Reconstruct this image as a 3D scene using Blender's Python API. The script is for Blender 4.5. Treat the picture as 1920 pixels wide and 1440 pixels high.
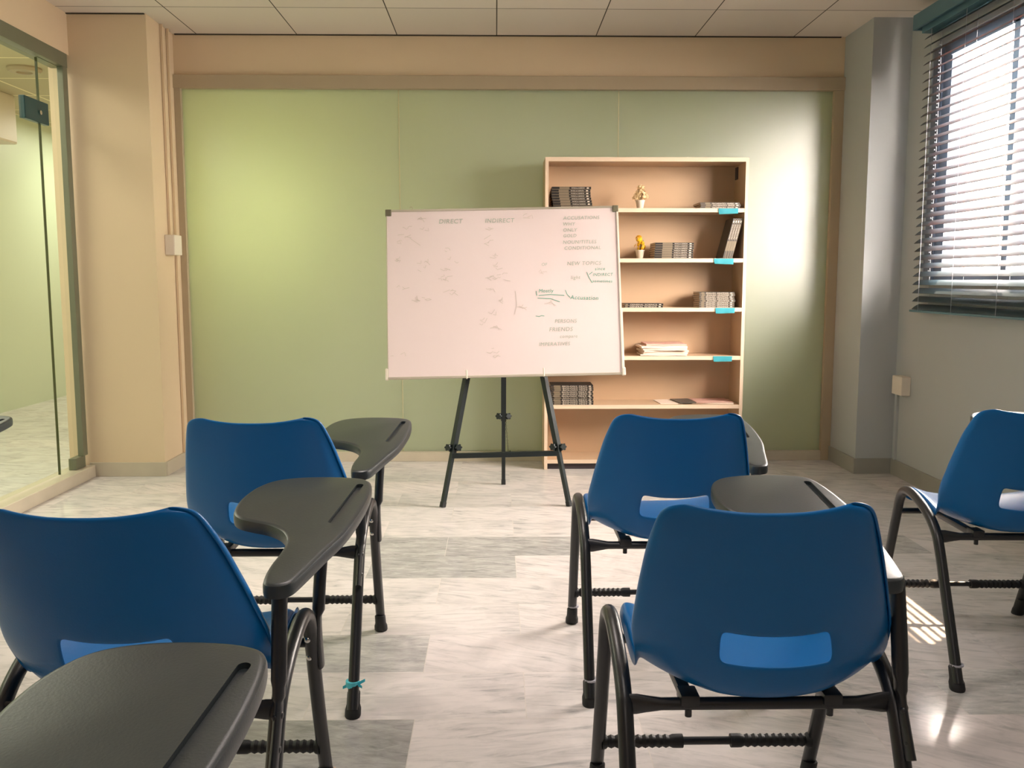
import bpy, bmesh, math, random
from mathutils import Vector, Matrix, Euler
for o in list(bpy.data.objects): bpy.data.objects.remove(o)
SC = bpy.context.scene
COL = SC.collection
R = math.radians
rnd = random.Random(7)

# ------------------------------------------------------------------ camera
cd = bpy.data.cameras.new('camera'); cam = bpy.data.objects.new('camera', cd); COL.objects.link(cam)
cam.location = (0, 0, 1.17)
cam.rotation_euler = (math.pi/2 - math.atan(195/1700), 0, -math.atan(30/1700))
cd.sensor_width = 36; cd.lens = 1700/1920*36; cd.clip_start = .02
SC.camera = cam
# ------------------------------------------------------------------ world, sun, exposure
w = bpy.data.worlds.new('world'); SC.world = w; w.use_nodes = True
wn = w.node_tree.nodes; wn['Background'].inputs[0].default_value = (1.0, .86, .76, 1); wn['Background'].inputs[1].default_value = 90.0
def lamp(name, kind, loc, direction=None, energy=10, color=(1,1,1), size=None, size_y=None, angle=None, spread=None):
    d = bpy.data.lights.new(name, kind); o = bpy.data.objects.new(name, d); COL.objects.link(o)
    o.location = loc; d.energy = energy; d.color = color
    if direction: o.rotation_euler = Vector(direction).to_track_quat('-Z', 'Y').to_euler()
    if size and kind == 'AREA':
        d.shape = 'RECTANGLE'; d.size = size; d.size_y = size_y or size
    if size and kind == 'POINT': d.shadow_soft_size = size
    if angle: d.angle = angle
    if spread: d.spread = spread
    return o
lamp('sun', 'SUN', (6, 8, 6), (-.88, -.70, -1.18), 40, (1, .68, .44), angle=R(.6))
port = lamp('window_daylight', 'AREA', (2.74, 4.36, 1.79), (-1, 0, 0), 1, size=1.35, size_y=1.3)
port.data.cycles.is_portal = True
lamp('added_fill_light', 'AREA', (-.2, 2.9, 2.64), (0, 0, -1), 13, (1, .87, .82), size=.58, spread=R(130))  # three unseen fill lights added to brighten the room, not real fixtures
lamp('added_fill_light', 'AREA', (.45, .95, 2.64), (0, 0, -1), 17, (1, .90, .86), size=.58)
lamp('added_fill_light', 'AREA', (0, -1.6, 2.64), (0, .45, -1), 15, (1, .88, .82), size=.58)
# the corridor beyond the left glass and the room beyond the frosted back wall
lamp('corridor_light', 'AREA', (-3.4, 5.0, 2.62), (0, 0, -1), 62, (1, .94, .84), size=.9, size_y=2.5)
lamp('corridor_light', 'AREA', (-3.4, 9.4, 2.62), (0, 0, -1), 48, (1, .93, .82), size=.9, size_y=1.2)
lamp('corridor_light', 'AREA', (-3.4, 1.5, 2.62), (0, 0, -1), 62, (1, .94, .84), size=.9, size_y=2.5)
lamp('back_room_light', 'POINT', (-1.5, 6.55, 1.6), None, 54, (1, .87, .60), size=.15)
lamp('back_room_light', 'POINT', (.9, 7.3, 2.3), None, 12, (1, .84, .62), size=.15)
SC.view_settings.view_transform = 'Standard'; SC.view_settings.look = 'None'
SC.view_settings.exposure = 0.03; SC.view_settings.gamma = 1.0; SC.view_settings.use_curve_mapping = False

# ------------------------------------------------------------------ materials
def srgb(r, g, b):
    f = lambda c: (c/255/12.92) if c/255 <= .04045 else ((c/255+.055)/1.055)**2.4
    return (f(r), f(g), f(b), 1)
def mat(name, col, rough=.5, metal=0, spec=.5, **k):
    m = bpy.data.materials.new(name); m.use_nodes = True
    b = m.node_tree.nodes['Principled BSDF']
    b.inputs['Base Color'].default_value = col; b.inputs['Roughness'].default_value = rough
    b.inputs['Metallic'].default_value = metal; b.inputs['Specular IOR Level'].default_value = spec
    for kk, v in k.items(): b.inputs[kk].default_value = v
    return m
def N(m, t, **k):
    n = m.node_tree.nodes.new(t)
    for a, v in k.items():
        if a.startswith('i_'): n.inputs[a[2:].replace('_', ' ')].default_value = v
        else: setattr(n, a, v)
    return n
def L(m, a, b): m.node_tree.links.new(a, b)
def bsdf(m): return m.node_tree.nodes['Principled BSDF']
def noisy(m, amount=.06, scale=3, bump=0, bscale=60, coord='Object', stretch=(1,1,1)):
    """multiply base colour by soft noise (wear and unevenness of the paint), optional bump"""
    b = bsdf(m); col = tuple(b.inputs['Base Color'].default_value)
    tc = N(m, 'ShaderNodeTexCoord'); mp = N(m, 'ShaderNodeMapping'); mp.inputs['Scale'].default_value = stretch
    L(m, tc.outputs[coord], mp.inputs[0])
    n = N(m, 'ShaderNodeTexNoise'); n.inputs['Scale'].default_value = scale; n.inputs['Detail'].default_value = 5
    L(m, mp.outputs[0], n.inputs['Vector'])
    mx = N(m, 'ShaderNodeMix', data_type='RGBA'); mx.inputs[6].default_value = tuple(c*(1-amount) for c in col[:3])+(1,)
    mx.inputs[7].default_value = tuple(min(1, c*(1+amount)) for c in col[:3])+(1,)
    L(m, n.outputs[0], mx.inputs[0]); L(m, mx.outputs[2], b.inputs['Base Color'])
    if bump:
        n2 = N(m, 'ShaderNodeTexNoise'); n2.inputs['Scale'].default_value = bscale; L(m, mp.outputs[0], n2.inputs['Vector'])
        bp = N(m, 'ShaderNodeBump'); bp.inputs['Strength'].default_value = bump; bp.inputs['Distance'].default_value = .002
        L(m, n2.outputs[0], bp.inputs['Height']); L(m, bp.outputs[0], b.inputs['Normal'])
    return m
M = {}
M['wall'] = noisy(mat('wall_paint', srgb(218, 196, 164), .65), .04, 1.5, .15, 40)
M['wallr'] = noisy(mat('wall_paint_cool_shade', srgb(178, 181, 182), .7, spec=.15), .04, 1.5, .15, 40)  # same wall paint, with the cooler, dimmer light on the right put into its colour
M['frame'] = noisy(mat('frame_paint', srgb(176, 160, 134), .45), .05, 6)
M['gframe'] = noisy(mat('green_grey_aluminium', srgb(116, 118, 98), .4, .2), .05, 6)
M['skirt'] = noisy(mat('skirting_stone', srgb(190, 180, 160), .3), .12, 7)
M['skirtd'] = noisy(mat('skirting_stone_grey', srgb(150, 148, 140), .3), .12, 7)
M['blue'] = noisy(mat('blue_plastic', srgb(0, 100, 166), .34, spec=.35), .05, 4, .1, 300)
M['black'] = noisy(mat('black_powder_coat', srgb(26, 29, 33), .35, .0, spec=.6), .1, 20)
M['rubber'] = mat('black_rubber', srgb(22, 24, 27), .6)
M['tablet'] = noisy(mat('dark_grey_plastic', srgb(40, 48, 51), .36, spec=.6), .08, 12, .12, 260)
M['groove'] = mat('groove_shadow_black', srgb(20, 20, 20), .6)
M['chrome'] = mat('chrome', srgb(210, 210, 205), .2, 1)
M['board'] = noisy(mat('whiteboard_enamel', srgb(230, 214, 212), .28), .02, 2)
M['alu'] = mat('aluminium', srgb(190, 182, 165), .38, .5)
M['cornergrey'] = mat('grey_corner_plastic', srgb(105, 100, 80), .5)
M['white'] = noisy(mat('white_plastic', srgb(225, 215, 200), .4), .03, 5)
M['easel'] = mat('easel_black_paint', srgb(14, 26, 28), .4)
M['wood'] = noisy(mat('beige_laminate', srgb(200, 170, 138), .42), .06, 2.2, stretch=(1,1,4))
M['edge'] = noisy(mat('laminate_edge', srgb(228, 204, 178), .45), .04, 8)
M['kick'] = mat('dark_plinth', srgb(60, 52, 56), .5)
M['cyan'] = noisy(mat('cyan_tape', srgb(90, 205, 222), .35), .08, 30)
M['spine'] = noisy(mat('book_cover_dark', srgb(34, 30, 28), .45), .2, 40)
M['spineg'] = noisy(mat('book_cover_grey', srgb(78, 72, 66), .45), .15, 40)
M['band'] = mat('spine_grey_band', srgb(128, 114, 94), .5)
M['page'] = noisy(mat('book_pages', srgb(210, 190, 166), .8), .08, 90, stretch=(1,1,12))
M['letter'] = mat('spine_white_print', srgb(232, 220, 204), .6)
M['paper'] = noisy(mat('paper_sheet', srgb(234, 216, 200), .7), .04, 8)
M['paperp'] = noisy(mat('pink_paper', srgb(214, 170, 156), .7), .05, 8)
M['pot'] = mat('white_pot_ceramic', srgb(238, 226, 206), .35)
M['creamf'] = noisy(mat('cream_petals', srgb(236, 208, 160), .7), .15, 30)
M['yellowf'] = noisy(mat('yellow_petals', srgb(246, 184, 10), .6), .18, 30)
M['stem'] = mat('plant_stem', srgb(60, 52, 24), .7)
M['inkg'] = mat('green_marker_ink', srgb(72, 164, 138), .7)
M['inkf'] = mat('faded_marker_ink', srgb(168, 180, 164), .7)
M['inkp'] = mat('rubbed_marker_ink', srgb(206, 194, 184), .7)
M['teal'] = mat('dark_teal_fitting', srgb(6, 62, 66), .3, spec=.5)
M['floorjoint'] = None
# translucent blind
def trans(name, col, tcol, mixf, rough=.45, gloss=.08):
    m = bpy.data.materials.new(name); m.use_nodes = True; nt = m.node_tree
    b = nt.nodes['Principled BSDF']; b.inputs['Base Color'].default_value = col; b.inputs['Roughness'].default_value = rough
    t = N(m, 'ShaderNodeBsdfTranslucent'); t.inputs[0].default_value = tcol
    mx = N(m, 'ShaderNodeMixShader'); mx.inputs[0].default_value = mixf
    L(m, b.outputs[0], mx.inputs[1]); L(m, t.outputs[0], mx.inputs[2])
    L(m, mx.outputs[0], nt.nodes['Material Output'].inputs['Surface'])
    return m
M['slat'] = trans('blind_slat_blue', srgb(62, 80, 90), srgb(255, 172, 128), .075)
M['pelmet'] = mat('blind_headrail_blue', srgb(84, 120, 134), .45)
M['cord'] = mat('white_cord', srgb(172, 172, 182), .6)
M['frost'] = trans('frosted_glass', srgb(172, 184, 164), srgb(228, 240, 202), .42, rough=.42)
M['frost'].node_tree.nodes['Principled BSDF'].inputs['Specular IOR Level'].default_value = 1.0
M['frost'].node_tree.nodes['Principled BSDF'].inputs['Coat Weight'].default_value = 1.0
M['frost'].node_tree.nodes['Principled BSDF'].inputs['Coat Roughness'].default_value = .36
M['frost'].node_tree.nodes['Principled BSDF'].inputs['Coat IOR'].default_value = 2.6
M['frostc'] = mat('pale_green_panel', srgb(202, 216, 190), .4)
def clearglass(name, tint, gl=.5):
    m = bpy.data.materials.new(name); m.use_nodes = True; nt = m.node_tree; nt.nodes.remove(nt.nodes['Principled BSDF'])
    t = N(m, 'ShaderNodeBsdfTransparent'); t.inputs[0].default_value = tint
    g = N(m, 'ShaderNodeBsdfGlossy'); g.inputs['Roughness'].default_value = .03
    f = N(m, 'ShaderNodeFresnel'); f.inputs[0].default_value = 1.45
    ge = N(m, 'ShaderNodeNewGeometry'); mu = N(m, 'ShaderNodeMath', operation='MULTIPLY'); su = N(m, 'ShaderNodeMath', operation='SUBTRACT'); su.inputs[0].default_value = 1
    L(m, ge.outputs['Backfacing'], su.inputs[1]); L(m, su.outputs[0], mu.inputs[0]); L(m, f.outputs[0], mu.inputs[1])
    mx = N(m, 'ShaderNodeMixShader'); L(m, mu.outputs[0], mx.inputs[0]); L(m, t.outputs[0], mx.inputs[1]); L(m, g.outputs[0], mx.inputs[2])
    L(m, mx.outputs[0], nt.nodes['Material Output'].inputs['Surface']); return m
M['glass'] = clearglass('clear_green_glass', (.96, .985, .93, 1))
M['pane'] = clearglass('window_glass', (.97, .98, .98, 1))
M['peach'] = noisy(mat('peach_render', srgb(250, 176, 128), .8), .05, 2)
M['upvc'] = mat('backlit_window_frame', srgb(100, 106, 122), .4)  # backlit darkness of the frame is put into its base colour

def marble():
    m = mat('marble_floor_tiles', (.6, .6, .6, 1), .12, spec=.16); b = bsdf(m)
    g = N(m, 'ShaderNodeNewGeometry'); mp = N(m, 'ShaderNodeMapping'); mp.inputs['Location'].default_value = (.22, -2.3165+.2888*20, 0)
    L(m, g.outputs['Position'], mp.inputs[0])
    br = N(m, 'ShaderNodeTexBrick', offset=.5, offset_frequency=2, squash=1)
    for k, v in {'Scale':1, 'Mortar Size':.0014, 'Mortar Smooth':.1, 'Bias':0, 'Brick Width':.60, 'Row Height':.2888}.items(): br.inputs[k].default_value = v
    br.inputs['Color1'].default_value = (0,0,0,1); br.inputs['Color2'].default_value = (1,1,1,1); br.inputs['Mortar'].default_value = (.5,.5,.5,1)
    L(m, mp.outputs[0], br.inputs['Vector'])
    # tile tone
    rp = N(m, 'ShaderNodeValToRGB'); e = rp.color_ramp.elements
    e[0].position = 0; e[0].color = srgb(214, 208, 206); e[1].position = 1; e[1].color = srgb(218, 210, 208)
    x = e.new(.5); x.color = srgb(206, 202, 200)
    L(m, br.outputs['Color'], rp.inputs[0])
    # veins, rotated and shifted by the tile's random value
    ofs = N(m, 'ShaderNodeVectorMath', operation='SCALE'); ofs.inputs[0].default_value = (13, 7, 5); L(m, br.outputs['Color'], ofs.inputs['Scale'])
    add = N(m, 'ShaderNodeVectorMath', operation='ADD'); L(m, mp.outputs[0], add.inputs[0]); L(m, ofs.outputs[0], add.inputs[1])
    rot = N(m, 'ShaderNodeVectorRotate', rotation_type='Z_AXIS')
    ang = N(m, 'ShaderNodeMapRange'); ang.inputs[3].default_value = -.12; ang.inputs[4].default_value = .6; L(m, br.outputs['Color'], ang.inputs[0])
    L(m, ang.outputs[0], rot.inputs['Angle']); L(m, add.outputs[0], rot.inputs['Vector'])
    ms = N(m, 'ShaderNodeMapping'); ms.inputs['Scale'].default_value = (6.0, 30, 6); L(m, rot.outputs[0], ms.inputs[0])
    n1 = N(m, 'ShaderNodeTexNoise'); n1.inputs['Scale'].default_value = 1.0; n1.inputs['Detail'].default_value = 8; n1.inputs['Roughness'].default_value = .68; n1.inputs['Distortion'].default_value = .9
    L(m, ms.outputs[0], n1.inputs['Vector'])
    vr = N(m, 'ShaderNodeValToRGB'); e = vr.color_ramp.elements
    e[0].position = .30; e[0].color = (.58, .60, .61, 1); e[1].position = .72; e[1].color = (1.04, 1.03, 1.02, 1)
    x = e.new(.42); x.color = (.86, .87, .87, 1); x = e.new(.54); x.color = (1, 1, 1, 1)
    L(m, n1.outputs[0], vr.inputs[0])
    n2 = N(m, 'ShaderNodeTexNoise'); n2.inputs['Scale'].default_value = 3.2; n2.inputs['Detail'].default_value = 4; n2.inputs['Distortion'].default_value = 1.5
    L(m, add.outputs[0], n2.inputs['Vector'])
    sr = N(m, 'ShaderNodeValToRGB'); e = sr.color_ramp.elements; e[0].position = .32; e[0].color = (.80, .81, .81, 1); e[1].position = .55; e[1].color = (1,1,1,1)
    L(m, n2.outputs[0], sr.inputs[0])
    m1 = N(m, 'ShaderNodeMix', data_type='RGBA', blend_type='MULTIPLY'); m1.inputs[0].default_value = 1
    L(m, rp.outputs[0], m1.inputs[6]); L(m, vr.outputs[0], m1.inputs[7])
    m2 = N(m, 'ShaderNodeMix', data_type='RGBA', blend_type='MULTIPLY'); m2.inputs[0].default_value = .9
    L(m, m1.outputs[2], m2.inputs[6]); L(m, sr.outputs[0], m2.inputs[7])
    m3 = N(m, 'ShaderNodeMix', data_type='RGBA'); m3.inputs[7].default_value = srgb(205, 198, 190)
    jf = N(m, 'ShaderNodeMath', operation='MULTIPLY'); jf.inputs[1].default_value = .7
    L(m, br.outputs['Fac'], jf.inputs[0]); L(m, jf.outputs[0], m3.inputs[0]); L(m, m2.outputs[2], m3.inputs[6])
    # a few greyer tiles, each where the floor has one
    mg = N(m, 'ShaderNodeMapping'); mg.inputs['Rotation'].default_value = (0, 0, R(-28)); mg.inputs['Scale'].default_value = (11, 34, 10); L(m, g.outputs['Position'], mg.inputs[0])
    ng = N(m, 'ShaderNodeTexNoise'); ng.inputs['Scale'].default_value = 1; ng.inputs['Detail'].default_value = 7; ng.inputs['Roughness'].default_value = .7; ng.inputs['Distortion'].default_value = .8; L(m, mg.outputs[0], ng.inputs['Vector'])
    fl = N(m, 'ShaderNodeMapRange'); fl.inputs[1].default_value = .35; fl.inputs[2].default_value = .65; fl.inputs[3].default_value = .80; fl.inputs[4].default_value = 1.16; L(m, ng.outputs[0], fl.inputs[0])
    sx = N(m, 'ShaderNodeSeparateXYZ'); L(m, g.outputs['Position'], sx.inputs[0]); last = m3.outputs[2]
    for cx, cy, k in ((-.52, 3.907, .74), (.08, 3.907, .70), (-.22, 3.62, .72), (-.52, 2.757, .78), (-.52, 2.172, .60), (1.58, 3.907, .8), (-1.72, 4.2, .8), (1.28, 2.46, .88), (-1.42, 2.46, .85)):
        ax = N(m, 'ShaderNodeMath', operation='COMPARE'); ax.inputs[1].default_value = cx; ax.inputs[2].default_value = .299; L(m, sx.outputs[0], ax.inputs[0])
        ay = N(m, 'ShaderNodeMath', operation='COMPARE'); ay.inputs[1].default_value = cy; ay.inputs[2].default_value = .1435; L(m, sx.outputs[1], ay.inputs[0])
        mu = N(m, 'ShaderNodeMath', operation='MULTIPLY'); L(m, ax.outputs[0], mu.inputs[0]); L(m, ay.outputs[0], mu.inputs[1])
        mm = N(m, 'ShaderNodeMix', data_type='RGBA', blend_type='MULTIPLY'); sc_ = N(m, 'ShaderNodeVectorMath', operation='SCALE'); sc_.inputs[0].default_value = (k*.97, k, k*.99); L(m, fl.outputs[0], sc_.inputs['Scale']); L(m, sc_.outputs[0], mm.inputs[7])
        L(m, mu.outputs[0], mm.inputs[0]); L(m, last, mm.inputs[6]); last = mm.outputs[2]
    L(m, last, b.inputs['Base Color'])
    return m
M['marble'] = marble()
def ceilmat():
    m = mat('ceiling_tiles', srgb(225, 216, 205), .8); b = bsdf(m)
    g = N(m, 'ShaderNodeNewGeometry'); mp = N(m, 'ShaderNodeMapping'); mp.inputs['Location'].default_value = (-.008+.615*30, -5.255+.61*30, 0)
    L(m, g.outputs['Position'], mp.inputs[0])
    br = N(m, 'ShaderNodeTexBrick', offset=0, squash=1)
    for k, v in {'Scale':1, 'Mortar Size':.0035, 'Mortar Smooth':.2, 'Bias':0, 'Brick Width':.615, 'Row Height':.61}.items(): br.inputs[k].default_value = v
    br.inputs['Color1'].default_value = srgb(228, 218, 208); br.inputs['Color2'].default_value = srgb(216, 206, 196); br.inputs['Mortar'].default_value = srgb(70, 62, 50)
    L(m, mp.outputs[0], br.inputs['Vector']); L(m, br.outputs['Color'], b.inputs['Base Color'])
    return m
M['ceil'] = ceilmat()
def ceilmat2():
    m = mat('corridor_ceiling_tiles', srgb(205, 200, 170), .8); b = bsdf(m)
    g = N(m, 'ShaderNodeNewGeometry'); mp = N(m, 'ShaderNodeMapping'); mp.inputs['Location'].default_value = (3.76+.61*30, -6.44+.64*30, 0)
    L(m, g.outputs['Position'], mp.inputs[0])
    br = N(m, 'ShaderNodeTexBrick', offset=0, squash=1)
    for k, v in {'Scale':1, 'Mortar Size':.010, 'Mortar Smooth':.1, 'Bias':0, 'Brick Width':.61, 'Row Height':.64}.items(): br.inputs[k].default_value = v
    br.inputs['Color1'].default_value = srgb(196, 188, 156); br.inputs['Color2'].default_value = srgb(190, 182, 150); br.inputs['Mortar'].default_value = srgb(250, 240, 205)
    L(m, mp.outputs[0], br.inputs['Vector']); L(m, br.outputs['Color'], b.inputs['Base Color'])
    return m
M['ceil2'] = ceilmat2()

# ------------------------------------------------------------------ mesh helpers
def mesh_obj(name, bm, m=None, parent=None, smooth=False, loc=None):
    me = bpy.data.meshes.new(name); bm.normal_update(); bm.to_mesh(me); bm.free()
    o = bpy.data.objects.new(name, me); COL.objects.link(o)
    if m is not None:
        for mm in (m if isinstance(m, (list, tuple)) else [m]): me.materials.append(mm)
    if smooth:
        for p in me.polygons: p.use_smooth = True
        try: me.set_sharp_from_angle(angle=R(38))
        except Exception: pass
    if parent is not None: o.parent = parent
    if loc: o.location = loc
    return o
def box(bm, x0, x1, y0, y1, z0, z1, mi=0, rot=None, bev=0):
    vs = [Vector((x, y, z)) for z in (z0, z1) for y in (y0, y1) for x in (x0, x1)]
    if rot: vs = [rot @ v for v in vs]
    v = [bm.verts.new(p) for p in vs]
    fs = [bm.faces.new([v[i] for i in f]) for f in ((0,2,3,1),(4,5,7,6),(0,1,5,4),(1,3,7,5),(3,2,6,7),(2,0,4,6))]
    for f in fs: f.material_index = mi
    if bev:
        ed = {e for f in fs for e in f.edges}
        r = bmesh.ops.bevel(bm, geom=list(ed), offset=bev, segments=2, affect='EDGES', profile=.6)
        for f in r['faces']: f.material_index = mi
    return fs
def tube(bm, pts, r, seg=12, mi=0, cap=True, flat=None):
    """round tube along a polyline; r a number or a list; flat: per-point (scale along first normal, scale along second)"""
    P = [Vector(p) for p in pts]; n = len(P)
    rr = r if isinstance(r, (list, tuple)) else [r]*n
    T = [(P[min(i+1, n-1)]-P[max(i-1, 0)]).normalized() for i in range(n)]
    up = Vector((1, 0, 0)) if abs(T[0].x) < .8 else Vector((0, 0, 1))
    a = (up - T[0]*up.dot(T[0])).normalized(); rings = []
    for i in range(n):
        a = (a - T[i]*a.dot(T[i])).normalized(); b = T[i].cross(a)
        fa, fb = flat[i] if flat else (1, 1)
        rings.append([bm.verts.new(P[i]+a*math.cos(t)*rr[i]*fa+b*math.sin(t)*rr[i]*fb) for t in [2*math.pi*k/seg for k in range(seg)]])
    for i in range(n-1):
        for k in range(seg):
            f = bm.faces.new([rings[i][k], rings[i][(k+1) % seg], rings[i+1][(k+1) % seg], rings[i+1][k]]); f.material_index = mi
    if cap:
        bm.faces.new(rings[0][::-1]).material_index = mi; bm.faces.new(rings[-1]).material_index = mi
def smoothpath(pts, sub=6):
    """Catmull-Rom through the points"""
    P = [Vector(p) for p in pts]; out = []
    for i in range(len(P)-1):
        p0 = P[max(i-1, 0)]; p1 = P[i]; p2 = P[i+1]; p3 = P[min(i+2, len(P)-1)]
        for k in range(sub):
            t = k/sub
            out.append(.5*((2*p1)+(p2-p0)*t+(2*p0-5*p1+4*p2-p3)*t*t+(3*p1-p0-3*p2+p3)*t**3))
    out.append(P[-1]); return out
def lathe(bm, prof, seg=20, c=(0,0,0), mi=0):
    rings = []
    for r, z in prof: rings.append([bm.verts.new((c[0]+r*math.cos(2*math.pi*k/seg), c[1]+r*math.sin(2*math.pi*k/seg), c[2]+z)) for k in range(seg)])
    for i in range(len(rings)-1):
        for k in range(seg): bm.faces.new([rings[i][k], rings[i][(k+1) % seg], rings[i+1][(k+1) % seg], rings[i+1][k]]).material_index = mi
    bm.faces.new(rings[0][::-1]); bm.faces.new(rings[-1])
def bake(o):
    """apply the modifiers (or turn text into a mesh) without bpy.ops"""
    bpy.context.view_layer.update(); dg = bpy.context.evaluated_depsgraph_get()
    me = bpy.data.meshes.new_from_object(o.evaluated_get(dg)); me.name = o.name
    if o.type == 'MESH': o.modifiers.clear(); o.data = me; return o
    n = bpy.data.objects.new(o.name, me); n.matrix_world = o.matrix_world.copy(); COL.objects.link(n); bpy.data.objects.remove(o); return n
def thing(name, label, cat, loc=(0,0,0), rz=0, group=None):
    o = bpy.data.objects.new(name, None); o.empty_display_size = .1; COL.objects.link(o)
    o.location = loc; o.rotation_euler = (0, 0, rz); o['label'] = label; o['category'] = cat
    if group: o['group'] = group
    return o
def tag(o, label, cat, group=None, kind=None):
    o['label'] = label; o['category'] = cat
    if group: o['group'] = group
    return o
def struct(name, bm, m, parent=None, **k):
    o = mesh_obj(name, bm, m, parent, **k)
    if parent is None: o['kind'] = 'structure'
    return o
def sempty(name):
    o = bpy.data.objects.new(name, None); COL.objects.link(o); o['kind'] = 'structure'; return o
def dup(root, loc=None, rz=None, label=None):
    r = root.copy(); COL.objects.link(r)
    if loc is not None: r.location = loc
    if rz is not None: r.rotation_euler = (0, 0, rz)
    if label: r['label'] = label
    for ch in list(root.children):
        c = ch.copy(); COL.objects.link(c); c.parent = r
        for g in list(ch.children):
            d = g.copy(); COL.objects.link(d); d.parent = c
    return r
def text_mesh(s, size, name, m, extrude=0, shear=0, space=1.0):
    cu = bpy.data.curves.new(name, 'FONT'); cu.body = s; cu.size = size; cu.extrude = extrude; cu.shear = shear; cu.space_character = space
    cu.align_x = 'LEFT'; cu.resolution_u = 3
    o = bpy.data.objects.new(name, cu); COL.objects.link(o); cu.materials.append(m)
    return bake(o)

# ------------------------------------------------------------------ the room
XL, XR, YB, YC, H = -2.43, 2.405, 5.816, -3.0, 2.672
PY = 5.385   # front face of both corner pillars
bm = bmesh.new(); box(bm, -4.6, 2.9, -3.2, 12, -.08, 0); floor = struct('floor', bm, M['marble'])
bm = bmesh.new(); box(bm, XL-.05, XR+.3, YC, YB+.05, H, H+.08); struct('ceiling', bm, M['ceil'])
bm = bmesh.new()
# dark strips that paint in the shadow line where the ceiling meets the back wall and the pillars
box(bm, -1.97, 2.15, YB-.012, YB-.001, H-.006, H-.0005); box(bm, XL, -1.99, PY-.012, PY-.001, H-.006, H-.0005)
struct('gap_shade_strips', bm, mat('gap_dark', srgb(60, 52, 38), .8))
# back wall: header above the glass, frame, three frosted panels, stone skirting
wb = sempty('wall_back')
bm = bmesh.new(); box(bm, -2.0, 2.2, YB, YB+.14, 2.425, H); mesh_obj('wall_header', bm, M['wall'], wb)
bm = bmesh.new(); box(bm, -2.0, 2.2, YB-.03, YB+.1, 2.345, 2.425, bev=.003); mesh_obj('top_rail', bm, M['frame'], wb)
bm = bmesh.new(); box(bm, 2.118, 2.18, YB-.02, YB+.1, 0, 2.345, bev=.002); mesh_obj('jamb', bm, M['frame'], wb)
bm = bmesh.new(); box(bm, -1.985, -1.945, YB-.02, YB+.1, 0, 2.345, bev=.002); mesh_obj('jamb', bm, M['frame'], wb)
bm = bmesh.new(); box(bm, -1.945, 2.118, YB-.02, YB+.1, 0, .062, bev=.003); mesh_obj('bottom_rail', bm, M['skirt'], wb)
for a, b in ((-1.945, -.606), (-.602, .769), (.773, 2.118)):
    bm = bmesh.new(); box(bm, a, b, YB+.012, YB+.024, .062, 2.345); mesh_obj('glass_panel', bm, M['frost'], wb)
for x in (-.604, .771):
    bm = bmesh.new(); box(bm, x-.0022, x+.0022, YB+.010, YB+.026, .062, 2.345); mesh_obj('glass_joint', bm, mat('joint_silicone', srgb(206, 200, 160), .4), wb)
# pillars in the corners
bm = bmesh.new(); box(bm, XL-.02, -1.985, PY, YB+.1, 0, H); struct('wall_left_pillar', bm, M['wall'])
bm = bmesh.new(); box(bm, 2.18, XR+.1, PY, YB+.1, 0, H); struct('wall_right_pillar', bm, M['wallr'])
def skirt(name, x0, x1, y0, y1, h, m):
    bm = bmesh.new(); box(bm, x0, x1, y0, y1, 0, h, bev=.002); return struct(name, bm, m)
skirt('baseboard_left_pillar', XL, -1.975, PY-.012, PY, .085, M['skirt'])
skirt('baseboard_left_pillar_side', -1.985, -1.973, PY, YB-.02, .085, M['skirt'])
skirt('baseboard_right_pillar', 2.168, XR, PY-.012, PY, .095, M['skirtd'])
skirt('baseboard_right_pillar_side', 2.168, 2.18, PY, YB-.02, .095, M['skirtd'])
skirt('baseboard_right', XR-.012, XR, YC, PY-.012, .095, M['skirtd'])
# left wall: solid header, steel frame, glass door leaf and fixed pane, stone curb
wl = sempty('wall_left')
bm = bmesh.new(); box(bm, XL-.12, XL, YC-.2, PY, 2.44, H); box(bm, XL-.12, XL, YC-.2, 1.6, 0, 2.44); mesh_obj('wall_header', bm, M['wall'], wl)
bm = bmesh.new(); box(bm, XL-.09, XL+.004, 1.6, PY-.03, 2.362, 2.44, bev=.003); box(bm, XL-.03, XL+.004, PY-.09, PY-.035, .14, 2.362, bev=.003); mesh_obj('glass_frame', bm, M['gframe'], wl)
bm = bmesh.new(); box(bm, XL-.1, XL+.035, 1.6, PY-.012, 0, .072, bev=.004); mesh_obj('stone_curb', bm, M['skirt'], wl)
bm = bmesh.new(); box(bm, XL-.035, XL-.025, 5.066, PY-.07, .074, 2.362); mesh_obj('glass_panel', bm, M['glass'], wl)
bm = bmesh.new(); box(bm, XL-.05, XL-.005, PY-.17, PY-.05, .072, .14, bev=.003); mesh_obj('bottom_clamp', bm, M['gframe'], wl)
dr = sempty('door_1')
bm = bmesh.new(); box(bm, XL-.035, XL-.025, 3.9, 5.060, .082, 2.352); mesh_obj('door_glass', bm, M['glass'], dr)
bm = bmesh.new(); box(bm, XL-.036, XL-.024, 5.060, 5.066, .08, 2.355); mesh_obj('door_edge_strip', bm, mat('glass_edge_dark_green', srgb(70, 84, 40), .3), dr)
bm = bmesh.new(); box(bm, XL-.045, XL-.014, 4.885, 5.14, 2.008, 2.125, bev=.003); fit = mesh_obj('patch_fitting', bm, M['teal'], dr); fit['label'] = 'dark teal metal clamp'
bm = bmesh.new(); tube(bm, [(XL-.011, 5.04, 2.062), (XL-.006, 5.04, 2.062)], .012); mesh_obj('clamp_screw', bm, M['chrome'], fit)
bm = bmesh.new(); box(bm, XL-.035, XL-.025, 1.6, 3.895, .074, 2.362); mesh_obj('glass_panel', bm, M['glass'], wl)
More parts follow.
